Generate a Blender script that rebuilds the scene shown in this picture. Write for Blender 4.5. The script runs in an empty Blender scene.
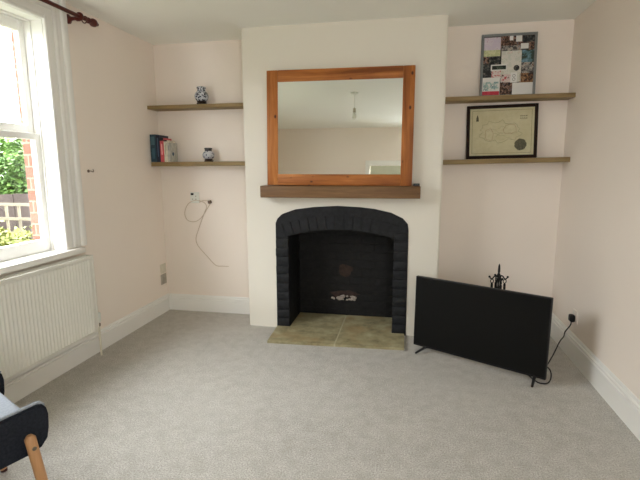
import bpy, bmesh, math, random
from mathutils import Vector, Matrix
random.seed(7)
PI = math.pi
scene = bpy.context.scene
COL = scene.collection

# ------------------------------------------------------------------ room numbers (metres)
XL, XR, YB, YF = -2.209, 1.178, 3.772, 3.479      # left wall, right wall, back wall, chimney breast face
BL, BR = -1.293, 0.263                            # chimney breast sides
YR, H = -1.24, 2.4                                # rear wall, ceiling

# ------------------------------------------------------------------ materials
def srgb(r, g, b):
    f = lambda c: (c/255/12.92) if c/255 <= .04045 else ((c/255+.055)/1.055)**2.4
    return (f(r), f(g), f(b), 1)

class NT:
    def __init__(s, name):
        s.m = bpy.data.materials.new(name); s.m.use_nodes = True
        s.t = s.m.node_tree; s.n = s.t.nodes; s.l = s.t.links
        s.b = s.n['Principled BSDF']
    def add(s, typ, **kw):
        n = s.n.new(typ)
        for k, v in kw.items(): setattr(n, k, v)
        return n
    def link(s, a, b): s.l.new(a, b)
    def coord(s, scale=(1, 1, 1), kind='Object', loc=(0, 0, 0)):
        c = s.add('ShaderNodeTexCoord'); mp = s.add('ShaderNodeMapping')
        mp.inputs['Scale'].default_value = scale; mp.inputs['Location'].default_value = loc
        s.link(c.outputs[kind], mp.inputs['Vector']); return mp.outputs['Vector']
    def noise(s, vec, scale, detail=3, rough=.5, dist=0):
        n = s.add('ShaderNodeTexNoise'); n.inputs['Scale'].default_value = scale
        n.inputs['Detail'].default_value = detail; n.inputs['Roughness'].default_value = rough
        n.inputs['Distortion'].default_value = dist
        s.link(vec, n.inputs['Vector']); return n.outputs['Fac']
    def ramp(s, fac, stops, interp='LINEAR'):
        r = s.add('ShaderNodeValToRGB'); r.color_ramp.interpolation = interp
        e = r.color_ramp.elements
        while len(e) < len(stops): e.new(.5)
        for i, (p, c) in enumerate(stops): e[i].position = p; e[i].color = c
        s.link(fac, r.inputs['Fac']); return r.outputs['Color']
    def mix(s, fac, a, b):
        n = s.add('ShaderNodeMix', data_type='RGBA')
        for sock, v in ((n.inputs[0], fac), (n.inputs[6], a), (n.inputs[7], b)):
            if isinstance(v, (tuple, float, int)): sock.default_value = v
            else: s.link(v, sock)
        return n.outputs[2]
    def bump(s, h, strength=.3, dist=.01):
        n = s.add('ShaderNodeBump'); n.inputs['Strength'].default_value = strength
        n.inputs['Distance'].default_value = dist
        s.link(h, n.inputs['Height']); s.link(n.outputs['Normal'], s.b.inputs['Normal'])
    def base(s, c):
        if isinstance(c, tuple): s.b.inputs['Base Color'].default_value = c
        else: s.link(c, s.b.inputs['Base Color'])
    def set(s, rough=.5, metal=0., spec=.5):
        s.b.inputs['Roughness'].default_value = rough; s.b.inputs['Metallic'].default_value = metal
        s.b.inputs['Specular IOR Level'].default_value = spec

def plain(name, c, rough=.5, metal=0., spec=.4, var=.06, scale=8, bump=0., bscale=150):
    k = NT(name); v = k.coord()
    lo = tuple(x*(1-var) for x in c[:3])+(1,); hi = tuple(min(1, x*(1+var)) for x in c[:3])+(1,)
    k.base(k.ramp(k.noise(v, scale), [(.3, lo), (.7, hi)]))
    if bump: k.bump(k.noise(v, bscale, 2), bump, .004)
    k.set(rough, metal, spec); return k.m

def wood(name, stops, axis=0, grain=14, knots=None, rough=.55, stretch=.9):
    k = NT(name)
    sc = [grain]*3; sc[axis] = stretch
    v = k.coord(tuple(sc)); f = k.noise(v, 1.6, 5, .6, .6)
    c = k.ramp(f, stops)
    f2 = k.noise(k.coord(tuple(x*5 for x in sc)), 2, 2)
    c = k.mix(k.ramp(f2, [(.35, (0, 0, 0, 1)), (.75, (.35, .35, .35, 1))]), c, stops[0][1])
    if knots:
        ks = [13., 13., 13.]; ks[axis] = 8.
        vo = k.add('ShaderNodeTexVoronoi'); vo.inputs['Scale'].default_value = 1
        k.link(k.coord(tuple(ks)), vo.inputs['Vector'])
        c = k.mix(k.ramp(vo.outputs['Distance'], [(.07, (1, 1, 1, 1)), (.15, (0, 0, 0, 1))]), c, knots)
    k.base(c); k.bump(f2, .12, .003); k.set(rough, 0, .35); return k.m

def M_wall(name, c):
    k = NT(name); v = k.coord()
    k.base(k.ramp(k.noise(v, 1.3, 3), [(.3, tuple(x*.975 for x in c[:3])+(1,)), (.7, c)]))
    a = k.noise(v, 7, 4); k.bump(a, .12, .012); k.set(.85, 0, .2); return k.m

PINK = srgb(241, 231, 221)
m_wall = M_wall('wall_paint_pink', PINK)
m_breast = M_wall('breast_paint', srgb(230, 225, 213))
m_ceil = M_wall('ceiling_paint', srgb(242, 243, 237))
m_gloss = plain('white_gloss_paint', srgb(238, 237, 233), .35, var=.02, scale=2)
m_rad = plain('radiator_enamel', srgb(233, 232, 224), .4, var=.02, scale=2)

def M_carpet():
    k = NT('carpet_loop_pile'); v = k.coord()
    big = k.noise(v, 1.1, 4, .6); mid = k.noise(v, 14, 3, .65); fine = k.noise(v, 140, 3, .75)
    c = k.ramp(fine, [(.32, srgb(134, 130, 122)), (.68, srgb(214, 211, 204))])
    c = k.mix(k.ramp(mid, [(.4, (0, 0, 0, 1)), (.7, (.5, .5, .5, 1))]), c, srgb(152, 147, 138))
    c = k.mix(k.ramp(big, [(.4, (0, 0, 0, 1)), (.7, (.2, .2, .2, 1))]), c, srgb(212, 209, 202))
    k.base(c); k.bump(fine, .55, .006); k.set(.95, 0, .1)
    k.b.inputs['Sheen Weight'].default_value = .15
    return k.m
m_carpet = M_carpet()

OAK = [(.25, srgb(106, 88, 56)), (.5, srgb(144, 121, 80)), (.75, srgb(164, 140, 98))]
m_oak = wood('oak_shelf', OAK, 0)
m_beam = wood('mantel_beam', [(.25, srgb(82, 56, 34)), (.5, srgb(122, 90, 58)), (.78, srgb(146, 112, 76))], 0, 16)
PINE = [(.3, srgb(126, 68, 24)), (.5, srgb(170, 102, 44)), (.7, srgb(196, 128, 66))]
m_pine_h = wood('pine_rail', PINE, 0, 12, srgb(74, 34, 12))
m_pine_v = wood('pine_stile', PINE, 2, 12, srgb(74, 34, 12))
m_beech = wood('beech_leg', [(.2, srgb(178, 132, 90)), (.6, srgb(202, 156, 112)), (.85, srgb(214, 170, 126))], 2, 18, rough=.4)
m_pole = wood('mahogany_pole', [(.2, srgb(60, 18, 12)), (.7, srgb(98, 36, 26))], 1, 20, rough=.3)

def M_blackbrick(tex):
    k = NT('black_painted_brick' if not tex else 'sooty_black_brickwork'); v = k.coord()
    n = k.noise(v, 26, 4, .6)
    c = k.ramp(n, [(.3, srgb(16, 16, 18)), (.7, srgb(34, 35, 38))])
    if tex:
        b = k.add('ShaderNodeTexBrick'); b.inputs['Scale'].default_value = 1
        b.inputs['Brick Width'].default_value = .225; b.inputs['Row Height'].default_value = .075
        b.inputs['Mortar Size'].default_value = .006; b.inputs['Mortar Smooth'].default_value = .4
        cc = k.add('ShaderNodeTexCoord'); sp = k.add('ShaderNodeSeparateXYZ'); cb = k.add('ShaderNodeCombineXYZ')
        ad = k.add('ShaderNodeMath', operation='ADD')
        k.link(cc.outputs['Object'], sp.inputs[0]); k.link(sp.outputs['X'], ad.inputs[0]); k.link(sp.outputs['Y'], ad.inputs[1])
        k.link(ad.outputs[0], cb.inputs['X']); k.link(sp.outputs['Z'], cb.inputs['Y']); k.link(cb.outputs[0], b.inputs['Vector'])
        mx = k.add('ShaderNodeMath', operation='MULTIPLY_ADD'); mx.inputs[1].default_value = -1.
        k.link(b.outputs['Fac'], mx.inputs[0]); k.link(n, mx.inputs[2])
        c = k.ramp(n, [(.3, srgb(10, 9, 9)), (.72, srgb(24, 23, 22))])
        k.base(c); k.bump(mx.outputs[0], .7, .012)
    else:
        k.base(c); k.bump(n, .35, .006)
    k.set(.62, 0, .3); return k.m
m_bbrick, m_firebox = M_blackbrick(False), M_blackbrick(True)

def M_stone():
    k = NT('hearth_stone'); v = k.coord()
    n = k.noise(v, 9, 6, .65); o = k.noise(v, 3.5, 4, .6)
    c = k.ramp(n, [(.3, srgb(118, 110, 82)), (.5, srgb(152, 143, 110)), (.72, srgb(178, 170, 138))])
    c = k.mix(k.ramp(o, [(.52, (0, 0, 0, 1)), (.68, (.5, .5, .5, 1))]), c, srgb(158, 122, 74))
    k.base(c); k.bump(n, .3, .01); k.set(.7, 0, .3); return k.m
m_stone = M_stone()
m_mortar = plain('pale_mortar', srgb(176, 168, 140), .9, var=.12, scale=40, bump=.3)

def M_redbrick():
    k = NT('red_brick'); b = k.add('ShaderNodeTexBrick')
    cc = k.add('ShaderNodeTexCoord'); sp = k.add('ShaderNodeSeparateXYZ'); cb = k.add('ShaderNodeCombineXYZ')
    ad = k.add('ShaderNodeMath', operation='ADD')
    k.link(cc.outputs['Object'], sp.inputs[0]); k.link(sp.outputs['X'], ad.inputs[0]); k.link(sp.outputs['Y'], ad.inputs[1])
    k.link(ad.outputs[0], cb.inputs['X']); k.link(sp.outputs['Z'], cb.inputs['Y']); k.link(cb.outputs[0], b.inputs['Vector'])
    b.inputs['Scale'].default_value = 1; b.inputs['Brick Width'].default_value = .225; b.inputs['Row Height'].default_value = .075
    b.inputs['Mortar Size'].default_value = .005
    b.inputs['Color1'].default_value = srgb(146, 78, 62); b.inputs['Color2'].default_value = srgb(160, 94, 78)
    b.inputs['Mortar'].default_value = srgb(164, 132, 114)
    k.base(b.outputs['Color']); k.set(.9, 0, .2)
    return k.m
m_rbrick = M_redbrick()

def M_glass():
    k = NT('window_glass')
    tr = k.add('ShaderNodeBsdfTransparent'); gl = k.add('ShaderNodeBsdfGlossy'); gl.inputs['Roughness'].default_value = .02
    mx = k.add('ShaderNodeMixShader'); mx.inputs[0].default_value = .05; k.link(tr.outputs[0], mx.inputs[1]); k.link(gl.outputs[0], mx.inputs[2])
    k.link(mx.outputs[0], k.n['Material Output'].inputs['Surface']); return k.m
m_glass = M_glass()
k = NT('silvered_mirror'); k.base((.84, .86, .82, 1)); k.set(.015, 1.); m_mirror = k.m
m_black = plain('matt_black_plastic', srgb(24, 24, 25), .5, spec=.3)
k = NT('tv_panel'); k.base(srgb(9, 9, 8)); k.set(.42, 0, .2); m_screen = k.m
m_iron = plain('black_wrought_iron', srgb(22, 21, 21), .5, .4, bump=.15)
m_white = plain('white_plastic', srgb(226, 228, 220), .4, var=.02)
m_greyplastic = plain('grey_plastic', srgb(176, 170, 156), .5, var=.05)
m_paintplate = plain('painted_plate', srgb(216, 212, 196), .5, var=.04, scale=30)
m_lead = plain('pale_lead', srgb(204, 188, 168), .5, var=.02)
m_brown = plain('brown_connector', srgb(106, 88, 76), .5)
m_brass = plain('dull_metal', srgb(176, 150, 110), .35, .8)
m_steel = plain('dull_steel', srgb(120, 112, 100), .4, .8)
m_navy = plain('charcoal_wool', srgb(40, 43, 50), .95, spec=.1, var=.25, scale=120, bump=.5, bscale=400)
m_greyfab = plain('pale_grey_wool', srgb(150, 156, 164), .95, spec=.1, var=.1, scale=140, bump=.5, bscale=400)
m_rubber = plain('dark_foot', srgb(66, 36, 32), .7)

# ------------------------------------------------------------------ mesh helpers
def new(): return bmesh.new()
def box(bm, a, b, bev=0., seg=2, jit=0.):
    g = bmesh.ops.create_cube(bm, size=1)['verts']
    for v in g:
        v.co = Vector([(a[i]+b[i])/2 + v.co[i]*(b[i]-a[i]) + (random.uniform(-jit, jit) if jit else 0) for i in range(3)])
    if bev:
        es = list({e for v in g for e in v.link_edges})
        bmesh.ops.bevel(bm, geom=es, offset=bev, segments=seg, affect='EDGES', profile=.5, clamp_overlap=True)
    return g
def prism(bm, pts, axis, lo, hi):
    """extrude a 2-D outline along an axis; pts are the two other coordinates in xyz order"""
    def P(p, t):
        q = list(p); q.insert(axis, t); return q
    A = [bm.verts.new(P(p, lo)) for p in pts]; B = [bm.verts.new(P(p, hi)) for p in pts]
    n = len(pts)
    fs = [bm.faces.new(A), bm.faces.new(B[::-1])]
    fs += [bm.faces.new((A[i], B[i], B[(i+1) % n], A[(i+1) % n])) for i in range(n)]
    bmesh.ops.recalc_face_normals(bm, faces=fs)
    return A, B
def smooth_path(pts, n=6):
    P = [Vector(p) for p in pts]; out = []
    for i in range(len(P)-1):
        a, b, c, d = P[max(i-1, 0)], P[i], P[i+1], P[min(i+2, len(P)-1)]
        for k in range(n):
            t = k/n
            out.append(.5*((2*b)+(c-a)*t+(2*a-5*b+4*c-d)*t*t+(3*b-a-3*c+d)*t**3))
    out.append(P[-1]); return out
def tube(bm, pts, r, seg=10, cap=True):
    P = [Vector(p) for p in pts]; R = r if isinstance(r, (list, tuple)) else [r]*len(P)
    rings = []; up = None
    for i, p in enumerate(P):
        t = (P[min(i+1, len(P)-1)]-P[max(i-1, 0)]).normalized()
        if up is None:
            up = Vector((0, 0, 1)) if abs(t.z) < .9 else Vector((1, 0, 0))
        s = t.cross(up).normalized(); up = s.cross(t).normalized()
        rings.append([bm.verts.new(p+R[i]*(math.cos(2*PI*k/seg)*s+math.sin(2*PI*k/seg)*up)) for k in range(seg)])
    for a, b in zip(rings, rings[1:]):
        for k in range(seg): bm.faces.new((a[k], a[(k+1) % seg], b[(k+1) % seg], b[k]))
    if cap: bm.faces.new(rings[0][::-1]); bm.faces.new(rings[-1])
def lathe(bm, prof, c=(0, 0, 0), seg=32, axis='z'):
    rings = []
    for r, z in prof:
        ring = []
        for k in range(seg):
            a = 2*PI*k/seg; p = (r*math.cos(a), r*math.sin(a), z)
            if axis == 'y': p = (p[0], p[2], p[1])
            if axis == 'x': p = (p[2], p[0], p[1])
            ring.append(bm.verts.new([c[i]+p[i] for i in range(3)]))
        rings.append(ring)
    for a, b in zip(rings, rings[1:]):
        for k in range(seg): bm.faces.new((a[k], a[(k+1) % seg], b[(k+1) % seg], b[k]))
    bm.faces.new(rings[0][::-1]); bm.faces.new(rings[-1])
def ball(bm, c, r, sx=1, sy=1, sz=1, sub=2):
    g = bmesh.ops.create_icosphere(bm, subdivisions=sub, radius=r)['verts']
    for v in g: v.co = Vector((v.co.x*sx+c[0], v.co.y*sy+c[1], v.co.z*sz+c[2]))

def obj(name, bm, mat, parent=None, smooth=False, loc=None):
    bmesh.ops.recalc_face_normals(bm, faces=bm.faces[:])
    me = bpy.data.meshes.new(name); bm.to_mesh(me); bm.free()
    for m in (mat if isinstance(mat, (list, tuple)) else [mat]): me.materials.append(m)
    if smooth:
        me.polygons.foreach_set('use_smooth', [True]*len(me.polygons))
        me.set_sharp_from_angle(angle=math.radians(38))
    o = bpy.data.objects.new(name, me); COL.objects.link(o)
    if parent: o.parent = parent
    if loc: o.location = loc
    return o
def tag(o, label, cat, group=None):
    o['label'] = label; o['category'] = cat
    if group: o['group'] = group
    return o
def thing(name, label, cat, loc=(0, 0, 0), rot=(0, 0, 0), group=None):
    o = bpy.data.objects.new(name, None); COL.objects.link(o)
    o.location = loc; o.rotation_euler = rot; o.empty_display_size = .1
    return tag(o, label, cat, group)
def struct(name, bm, mat, smooth=False):
    o = obj(name, bm, mat, None, smooth); o['kind'] = 'structure'; return o
def struct_empty(name, loc=(0, 0, 0)):
    o = bpy.data.objects.new(name, None); COL.objects.link(o); o.location = loc; o['kind'] = 'structure'; return o

# ------------------------------------------------------------------ room shell
WY0, WY1, WZ0, WZ1 = 1.12, 2.525, .795, 2.24      # window opening
bm = new(); box(bm, (XL-.2, YR-.2, -.12), (XR+.2, YB+.25, 0)); struct('floor', bm, m_carpet)
bm = new(); box(bm, (XL-.2, YR-.2, H), (XR+.2, YB+.25, H+.12)); struct('ceiling', bm, m_ceil)
xo = XL-.170
bm = new()
box(bm, (xo, YR-.2, 0), (XL, WY0, H)); box(bm, (xo, WY1, 0), (XL, YB+.2, H))
box(bm, (xo, WY0, 0), (XL, WY1, WZ0)); box(bm, (xo, WY0, WZ1), (XL, WY1, H))
struct('wall_left', bm, m_wall)
xe = xo-.056
bm = new()
box(bm, (xe, YR-.2, -.4), (xo-.001, WY0-.006, H+.3)); box(bm, (xe, WY1-.006, -.4), (xo-.001, YB+.25, H+.3))
box(bm, (xe, WY0-.006, -.4), (xo-.001, WY1+.006, WZ0-.01)); box(bm, (xe, WY0-.006, WZ1+.004), (xo-.001, WY1+.006, H+.3))
struct('wall_exterior', bm, m_rbrick)
bm = new(); box(bm, (XR, YR-.2, 0), (XR+.15, YB+.2, H)); struct('wall_right', bm, m_wall)
bm = new()
prism(bm, [(XL-.1, 0), (XL-.1, H), (XR+.1, H), (XR+.1, 0), (.045, 0), (.045, 1.05), (-1.06, 1.05), (-1.06, 0)], 1, YB, YB+.2)
box(bm, (-1.2, YB+.201, -.1), (.2, YB+.26, 1.3))
struct('wall_back', bm, m_wall)
DX0, DX1, DZ = -.46, .26, 1.73
VX0, VX1, VZ0, VZ1 = .44, 1.10, .78, 2.08          # second window, in the wall behind the camera
bm = new(); y0, y1 = YR-.15, YR
box(bm, (XL-.1, y0, 0), (DX0, y1, H)); box(bm, (DX0, y0, DZ), (DX1, y1, H)); box(bm, (DX1, y0, 0), (VX0, y1, H))
box(bm, (VX0, y0, 0), (VX1, y1, VZ0)); box(bm, (VX0, y0, VZ1), (VX1, y1, H)); box(bm, (VX1, y0, 0), (XR+.1, y1, H))
struct('wall_front', bm, m_wall)
w2 = struct_empty('window_2', (0, YR, 0))
bm = new(); q = .055
for a, b in (((VX0+.001, -.12, VZ0+.001), (VX0+q, -.07, VZ1-.001)), ((VX1-q, -.12, VZ0+.001), (VX1-.001, -.07, VZ1-.001)), ((VX0+q, -.12, VZ0+.001), (VX1-q, -.07, VZ0+q)),
             ((VX0+q, -.12, VZ1-q), (VX1-q, -.07, VZ1-.001)), ((VX0+q, -.12, 1.42), (VX1-q, -.07, 1.46))): box(bm, a, b, .004)
obj('frame', bm, m_gloss, w2)
bm = new(); box(bm, (VX0+q-.004, -.097, VZ0+q-.004), (VX1-q+.004, -.093, VZ1-q+.004)); obj('glass_pane', bm, m_glass, w2)
bm = new()
for a, b in (((VX0-.07, .0005, VZ0), (VX0, .02, VZ1+.07)), ((VX1, .0005, VZ0), (VX1+.07, .02, VZ1+.07)), ((VX0, .0005, VZ1), (VX1, .02, VZ1+.07))): box(bm, a, b, .004)
obj('architrave', bm, m_gloss, w2)
bm = new(); box(bm, (VX0-.09, -.07, VZ0-.03), (VX1+.075, .05, VZ0), .005); obj('window_board', bm, m_gloss, w2)

# chimney breast with arched fireplace hole
ARCH = [(-1.045, 0), (-1.040, .89), (-1.024, .928), (-.985, .965), (-.877, 1.003), (-.72, 1.025), (-.53, 1.036), (-.35, 1.028),
        (-.235, 1.015), (-.11, .988), (-.02, .945), (.018, .902), (.026, .85), (.027, 0)]
bm = new()
A, B = prism(bm, [(BL, 0), (BL, H), (BR, H), (BR, 0)]+ARCH[::-1], 1, YF, YB-.0005)
bm.edges.ensure_lookup_table()
bev = [e for e in bm.edges if all(abs(v.co.y-YF) < 1e-4 for v in e.verts) and abs(e.verts[0].co.z-e.verts[1].co.z) > 2]
bmesh.ops.bevel(bm, geom=bev, offset=.014, segments=4, affect='EDGES')
struct('wall_chimney_breast', bm, m_breast, True)

# skirting boards
def skirt(name, h, along, lo, hi, at, sgn):
    pr = [(0, 0), (.018, 0), (.018, h*.74), (.010, h*.76), (.010, h*.79), (.016, h*.81), (.016, h*.86), (.008, h*.89), (.008, h*.96), (.005, h), (0, h)]
    bm = new()
    if along == 'y': prism(bm, [(at+sgn*p[0], p[1]) for p in pr], 1, lo, hi)
    else: prism(bm, [(at+sgn*p[0], p[1]) for p in pr], 0, lo, hi)
    return struct(name, bm, m_gloss)
skirt('baseboard_left', .155, 'y', YR, YB, XL, 1)
skirt('baseboard_right', .178, 'y', YR, YB, XR, -1)
skirt('baseboard_alcove_left', .155, 'x', XL+.018, BL, YB, -1)
skirt('baseboard_alcove_right', .175, 'x', BR, XR-.018, YB, -1)

# door in the rear wall (seen only in the mirror)
d = struct_empty('door_1', (0, YR, 0))
bm = new()
for a, b in (((DX0-.08, 0, 0), (DX0, .02, DZ+.09)), ((DX1, 0, 0), (DX1+.08, .02, DZ+.09)), ((DX0, 0, DZ), (DX1, .02, DZ+.09))): box(bm, a, b, .004)
obj('architrave', bm, m_gloss, d)
m_door = plain('door_paint', srgb(206, 208, 186), .45, var=.02)
bm = new(); box(bm, (DX0+.003, -.05, .005), (DX1-.003, -.012, DZ-.003), .003); lf = obj('door_leaf', bm, m_door, d)
bm = new()
for x0, x1 in ((DX0+.1, (DX0+DX1)/2-.05), ((DX0+DX1)/2+.05, DX1-.1)):
    for z0, z1 in ((.2, .8), (1.0, 1.60)):
        for a, b in (((x0, -.012, z0), (x1, -.006, z0+.015)), ((x0, -.012, z1-.015), (x1, -.006, z1)), ((x0, -.012, z0), (x0+.015, -.006, z1)), ((x1-.015, -.012, z0), (x1, -.006, z1))): box(bm, a, b)
obj('panel_moulding', bm, m_door, d)
bm = new(); lathe(bm, [(.012, -.012), (.012, .02), (.026, .03), (.028, .045), (.018, .055), (.003, .058)], (DX0+.06, 0, .95), 20, 'y')
obj('door_knob', bm, m_brass, d, True)

# ------------------------------------------------------------------ sash window
w = struct_empty('window_1', (0, 0, 0))
bm = new()   # box frame: jambs, head, cill
x0, x1 = xo+.001, XL
box(bm, (x0, WY1-.005, WZ0), (x1, WY1-.0005, WZ1)); box(bm, (x0, WY0+.0005, WZ0), (x1, WY0+.005, WZ1))
box(bm, (x0, WY0, WZ1-.006), (x1, WY1, WZ1-.0005))
for ys, t_ in ((WY1-.005, -.009), (WY0+.005, .009)):
    box(bm, (-2.2985, min(ys, ys+t_), WZ0), (-2.286, max(ys, ys+t_), WZ1-.006), .003)
box(bm, (-2.2985, WY0+.005, WZ1-.018), (-2.286, WY1-.005, WZ1-.006), .003)
obj('box_frame', bm, m_gloss, w)
bm = new()   # moulded architrave, stepped
def arch_ring(a0, a1, t, bev):
    box(bm, (XL+.0005, WY1+a0, WZ0+.012), (XL+t, WY1+a1, WZ1+a1), bev, 3)
    box(bm, (XL+.0005, WY0-a1, WZ0+.012), (XL+t, WY0-a0, WZ1+a1), bev, 3)
    box(bm, (XL+.0005, WY0-a0, WZ1+a0), (XL+t, WY1+a0, WZ1+a1), bev, 3)
arch_ring(-.006, .018, .024, .008); arch_ring(.012, .075, .014, .003); arch_ring(.068, .100, .026, .010); arch_ring(.094, .142, .018, .003); arch_ring(.134, .182, .034, .012)
obj('architrave', bm, m_gloss, w, True)
def sash(name, xa, xb, z0, z1, top, bot):
    ya, yb, st = WY0+.006, WY1-.006, .041
    bm = new()
    for a, b in (((xa, yb-st, z0), (xb, yb, z1)), ((xa, ya, z0), (xb, ya+st, z1)), ((xa, ya+st, z1-top), (xb, yb-st, z1)), ((xa, ya+st, z0), (xb, yb-st, z0+bot))): box(bm, a, b, .004)
    s = obj(name, bm, m_gloss, w)
    bm = new(); xm = (xa+xb)/2; box(bm, (xm-.002, ya+st-.004, z0+bot-.004), (xm+.002, yb-st+.004, z1-top+.004)); obj('glass_pane', bm, m_glass, s)
    return s
sash('upper_sash', -2.377, -2.342, 1.556, WZ1-.008, .066, .052)
ls = sash('lower_sash', -2.340, -2.300, .803, 1.558, .040, .080)
bm = new(); box(bm, (-2.338, 1.80, 1.558), (-2.305, 1.86, 1.574), .004); ball(bm, (-2.318, 1.83, 1.580), .011); obj('sash_lock', bm, m_brass, ls)
bm = new(); box(bm, (xo+.001, WY0+.001, WZ0-.02), (XL+.001, WY1-.001, WZ0+.008)); box(bm, (XL+.001, WY0-.15, WZ0-.027), (XL+.062, WY1+.125, WZ0+.011), .008, 3)
obj('window_board', bm, m_gloss, w, True)

# ------------------------------------------------------------------ curtain pole
cp = thing('curtain_pole', 'dark red-brown wooden curtain pole with finials above the sash window', 'curtain pole', (XL+.09, 1.82, 2.313))
bm = new(); lathe(bm, [(.0125, -1.0), (.0125, 1.0)], (0, 0, 0), 16, 'y'); obj('pole', bm, m_pole, cp, True)
fin = [(.013, 0), (.019, .004), (.019, .012), (.012, .018), (.012, .026), (.021, .036), (.027, .05), (.026, .066), (.017, .084), (.008, .096), (.010, .101), (.004, .108)]
for s in (1, -1):
    bm = new(); lathe(bm, [(r, s*(1.0+y)) for r, y in fin], (0, 0, 0), 20, 'y'); obj('finial', bm, m_pole, cp, True)
for y in (.925, -.925):
    bm = new(); lathe(bm, [(.030, -.0895), (.030, -.080), (.018, -.072), (.012, -.055), (.012, -.03), (.019, -.02), (.019, -.004), (.010, 0)], (0, y, -.010), 18, 'x')
    lathe(bm, [(.024, -.009), (.027, -.004), (.027, .004), (.024, .009)], (0, y, 0), 18, 'y')
    obj('bracket', bm, m_pole, cp, True)
for y in (.972,):
    bm = new(); 
    for k in range(20):
        pass
    tube(bm, [(.021*math.cos(2*PI*k/20), y+.002*math.sin(4*PI*k/20), .021*math.sin(2*PI*k/20)-.006) for k in range(21)], .004, 8, False); obj('curtain_ring', bm, m_pole, cp, True)

# ------------------------------------------------------------------ radiator
RY0, RY1, RZ0, RZ1 = 1.22, 2.662, .195, .748
rd = thing('radiator', 'white ribbed panel radiator on the left wall below the sash window', 'radiator', (XL, 0, 0))
bm = new()
ys = []; y = RY0+.012; pitch = .0265
prof = [(.046, RY0), (.092, RY0)]
while y+pitch < RY1-.010:
    for f, x in ((0, .092), (.16, .0935), (.34, .0995), (.66, .0995), (.84, .0935)): prof.append((x, y+f*pitch))
    y += pitch
prof += [(.092, y), (.092, RY1), (.046, RY1)]
prism(bm, prof, 2, RZ0+.018, RZ1-.03)
box(bm, (.050, RY0+.004, RZ0), (.093, RY1-.004, RZ0+.022), .006); box(bm, (.05, RY0+.004, RZ1-.034), (.093, RY1-.004, RZ1-.022), .004)
obj('ribbed_panel', bm, m_rad, rd, True)
bm = new(); box(bm, (.030, RY0-.002, RZ1-.024), (.102, RY1+.002, RZ1-.014), .003)
box(bm, (.030, RY0-.002, RZ1-.016), (.042, RY1+.002, RZ1), .003); box(bm, (.092, RY0-.002, RZ1-.016), (.102, RY1+.002, RZ1), .003)
n = 60
for i in range(n):
    yy = RY0+.01+(RY1-RY0-.02)*i/n; box(bm, (.042, yy, RZ1-.012), (.092, yy+.012, RZ1-.006))
obj('top_grille', bm, m_rad, rd)
for yy in (RY0-.004, RY1+.002):
    bm = new(); box(bm, (.032, yy-.002, RZ0+.03), (.098, yy+.003, RZ1-.002), .002); obj('side_panel', bm, m_rad, rd)
for yy in (RY0+.2, RY1-.2):
    bm = new(); box(bm, (.0005, yy, RZ0+.05), (.048, yy+.04, RZ1-.06)); obj('wall_bracket', bm, m_rad, rd)
bm = new(); lathe(bm, [(.010, .25), (.016, .255), (.018, .275), (.018, .315), (.013, .325), (.004, .327)], (.075, RY1+.030, 0), 18)
vl = obj('valve', bm, m_white, rd, True)
bm = new(); lathe(bm, [(.0115, .222), (.014, .226), (.014, .240), (.0115, .244)], (.075, RY1+.030, 0), 6); tube(bm, [(.075, RY1+.030, .236), (.075, RY1-.004, .236)], .008, 12); obj('valve_nut', bm, m_steel, vl)
bm = new(); tube(bm, smooth_path([(.075, RY1+.030, .226), (.074, RY1+.032, .12), (.072, RY1+.036, .001)]), .0075, 12); obj('pipe', bm, m_paintplate, rd, True)

# ------------------------------------------------------------------ floating shelves
def shelf(label, x0, x1, z0, z1, y0, th):
    o = thing('floating_shelf', label, 'shelf', ((x0+x1)/2, YB, (z0+z1)/2), group='oak alcove shelves')
    hw = (x1-x0)/2; a = math.atan2(z1-z0, x1-x0); o.rotation_euler = (0, -a, 0)
    bm = new(); box(bm, (-hw, y0-YB, -th), (hw, -.001, 0), .0025); obj('board', bm, m_oak, o)
shelf('upper oak shelf in the left alcove carrying one patterned jar', XL+.002, BL-.002, 1.866, 1.866, 3.612, .030)
shelf('lower oak shelf in the left alcove carrying the books and a jar', XL+.002, BL-.002, 1.388, 1.390, 3.618, .036)
shelf('upper oak shelf in the right alcove under the photo collage frame', BR+.002, XR-.002, 1.857, 1.859, 3.610, .031)
shelf('lower oak shelf in the right alcove carrying the framed old map', BR+.002, XR-.002, 1.389, 1.405, 3.610, .037)

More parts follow.
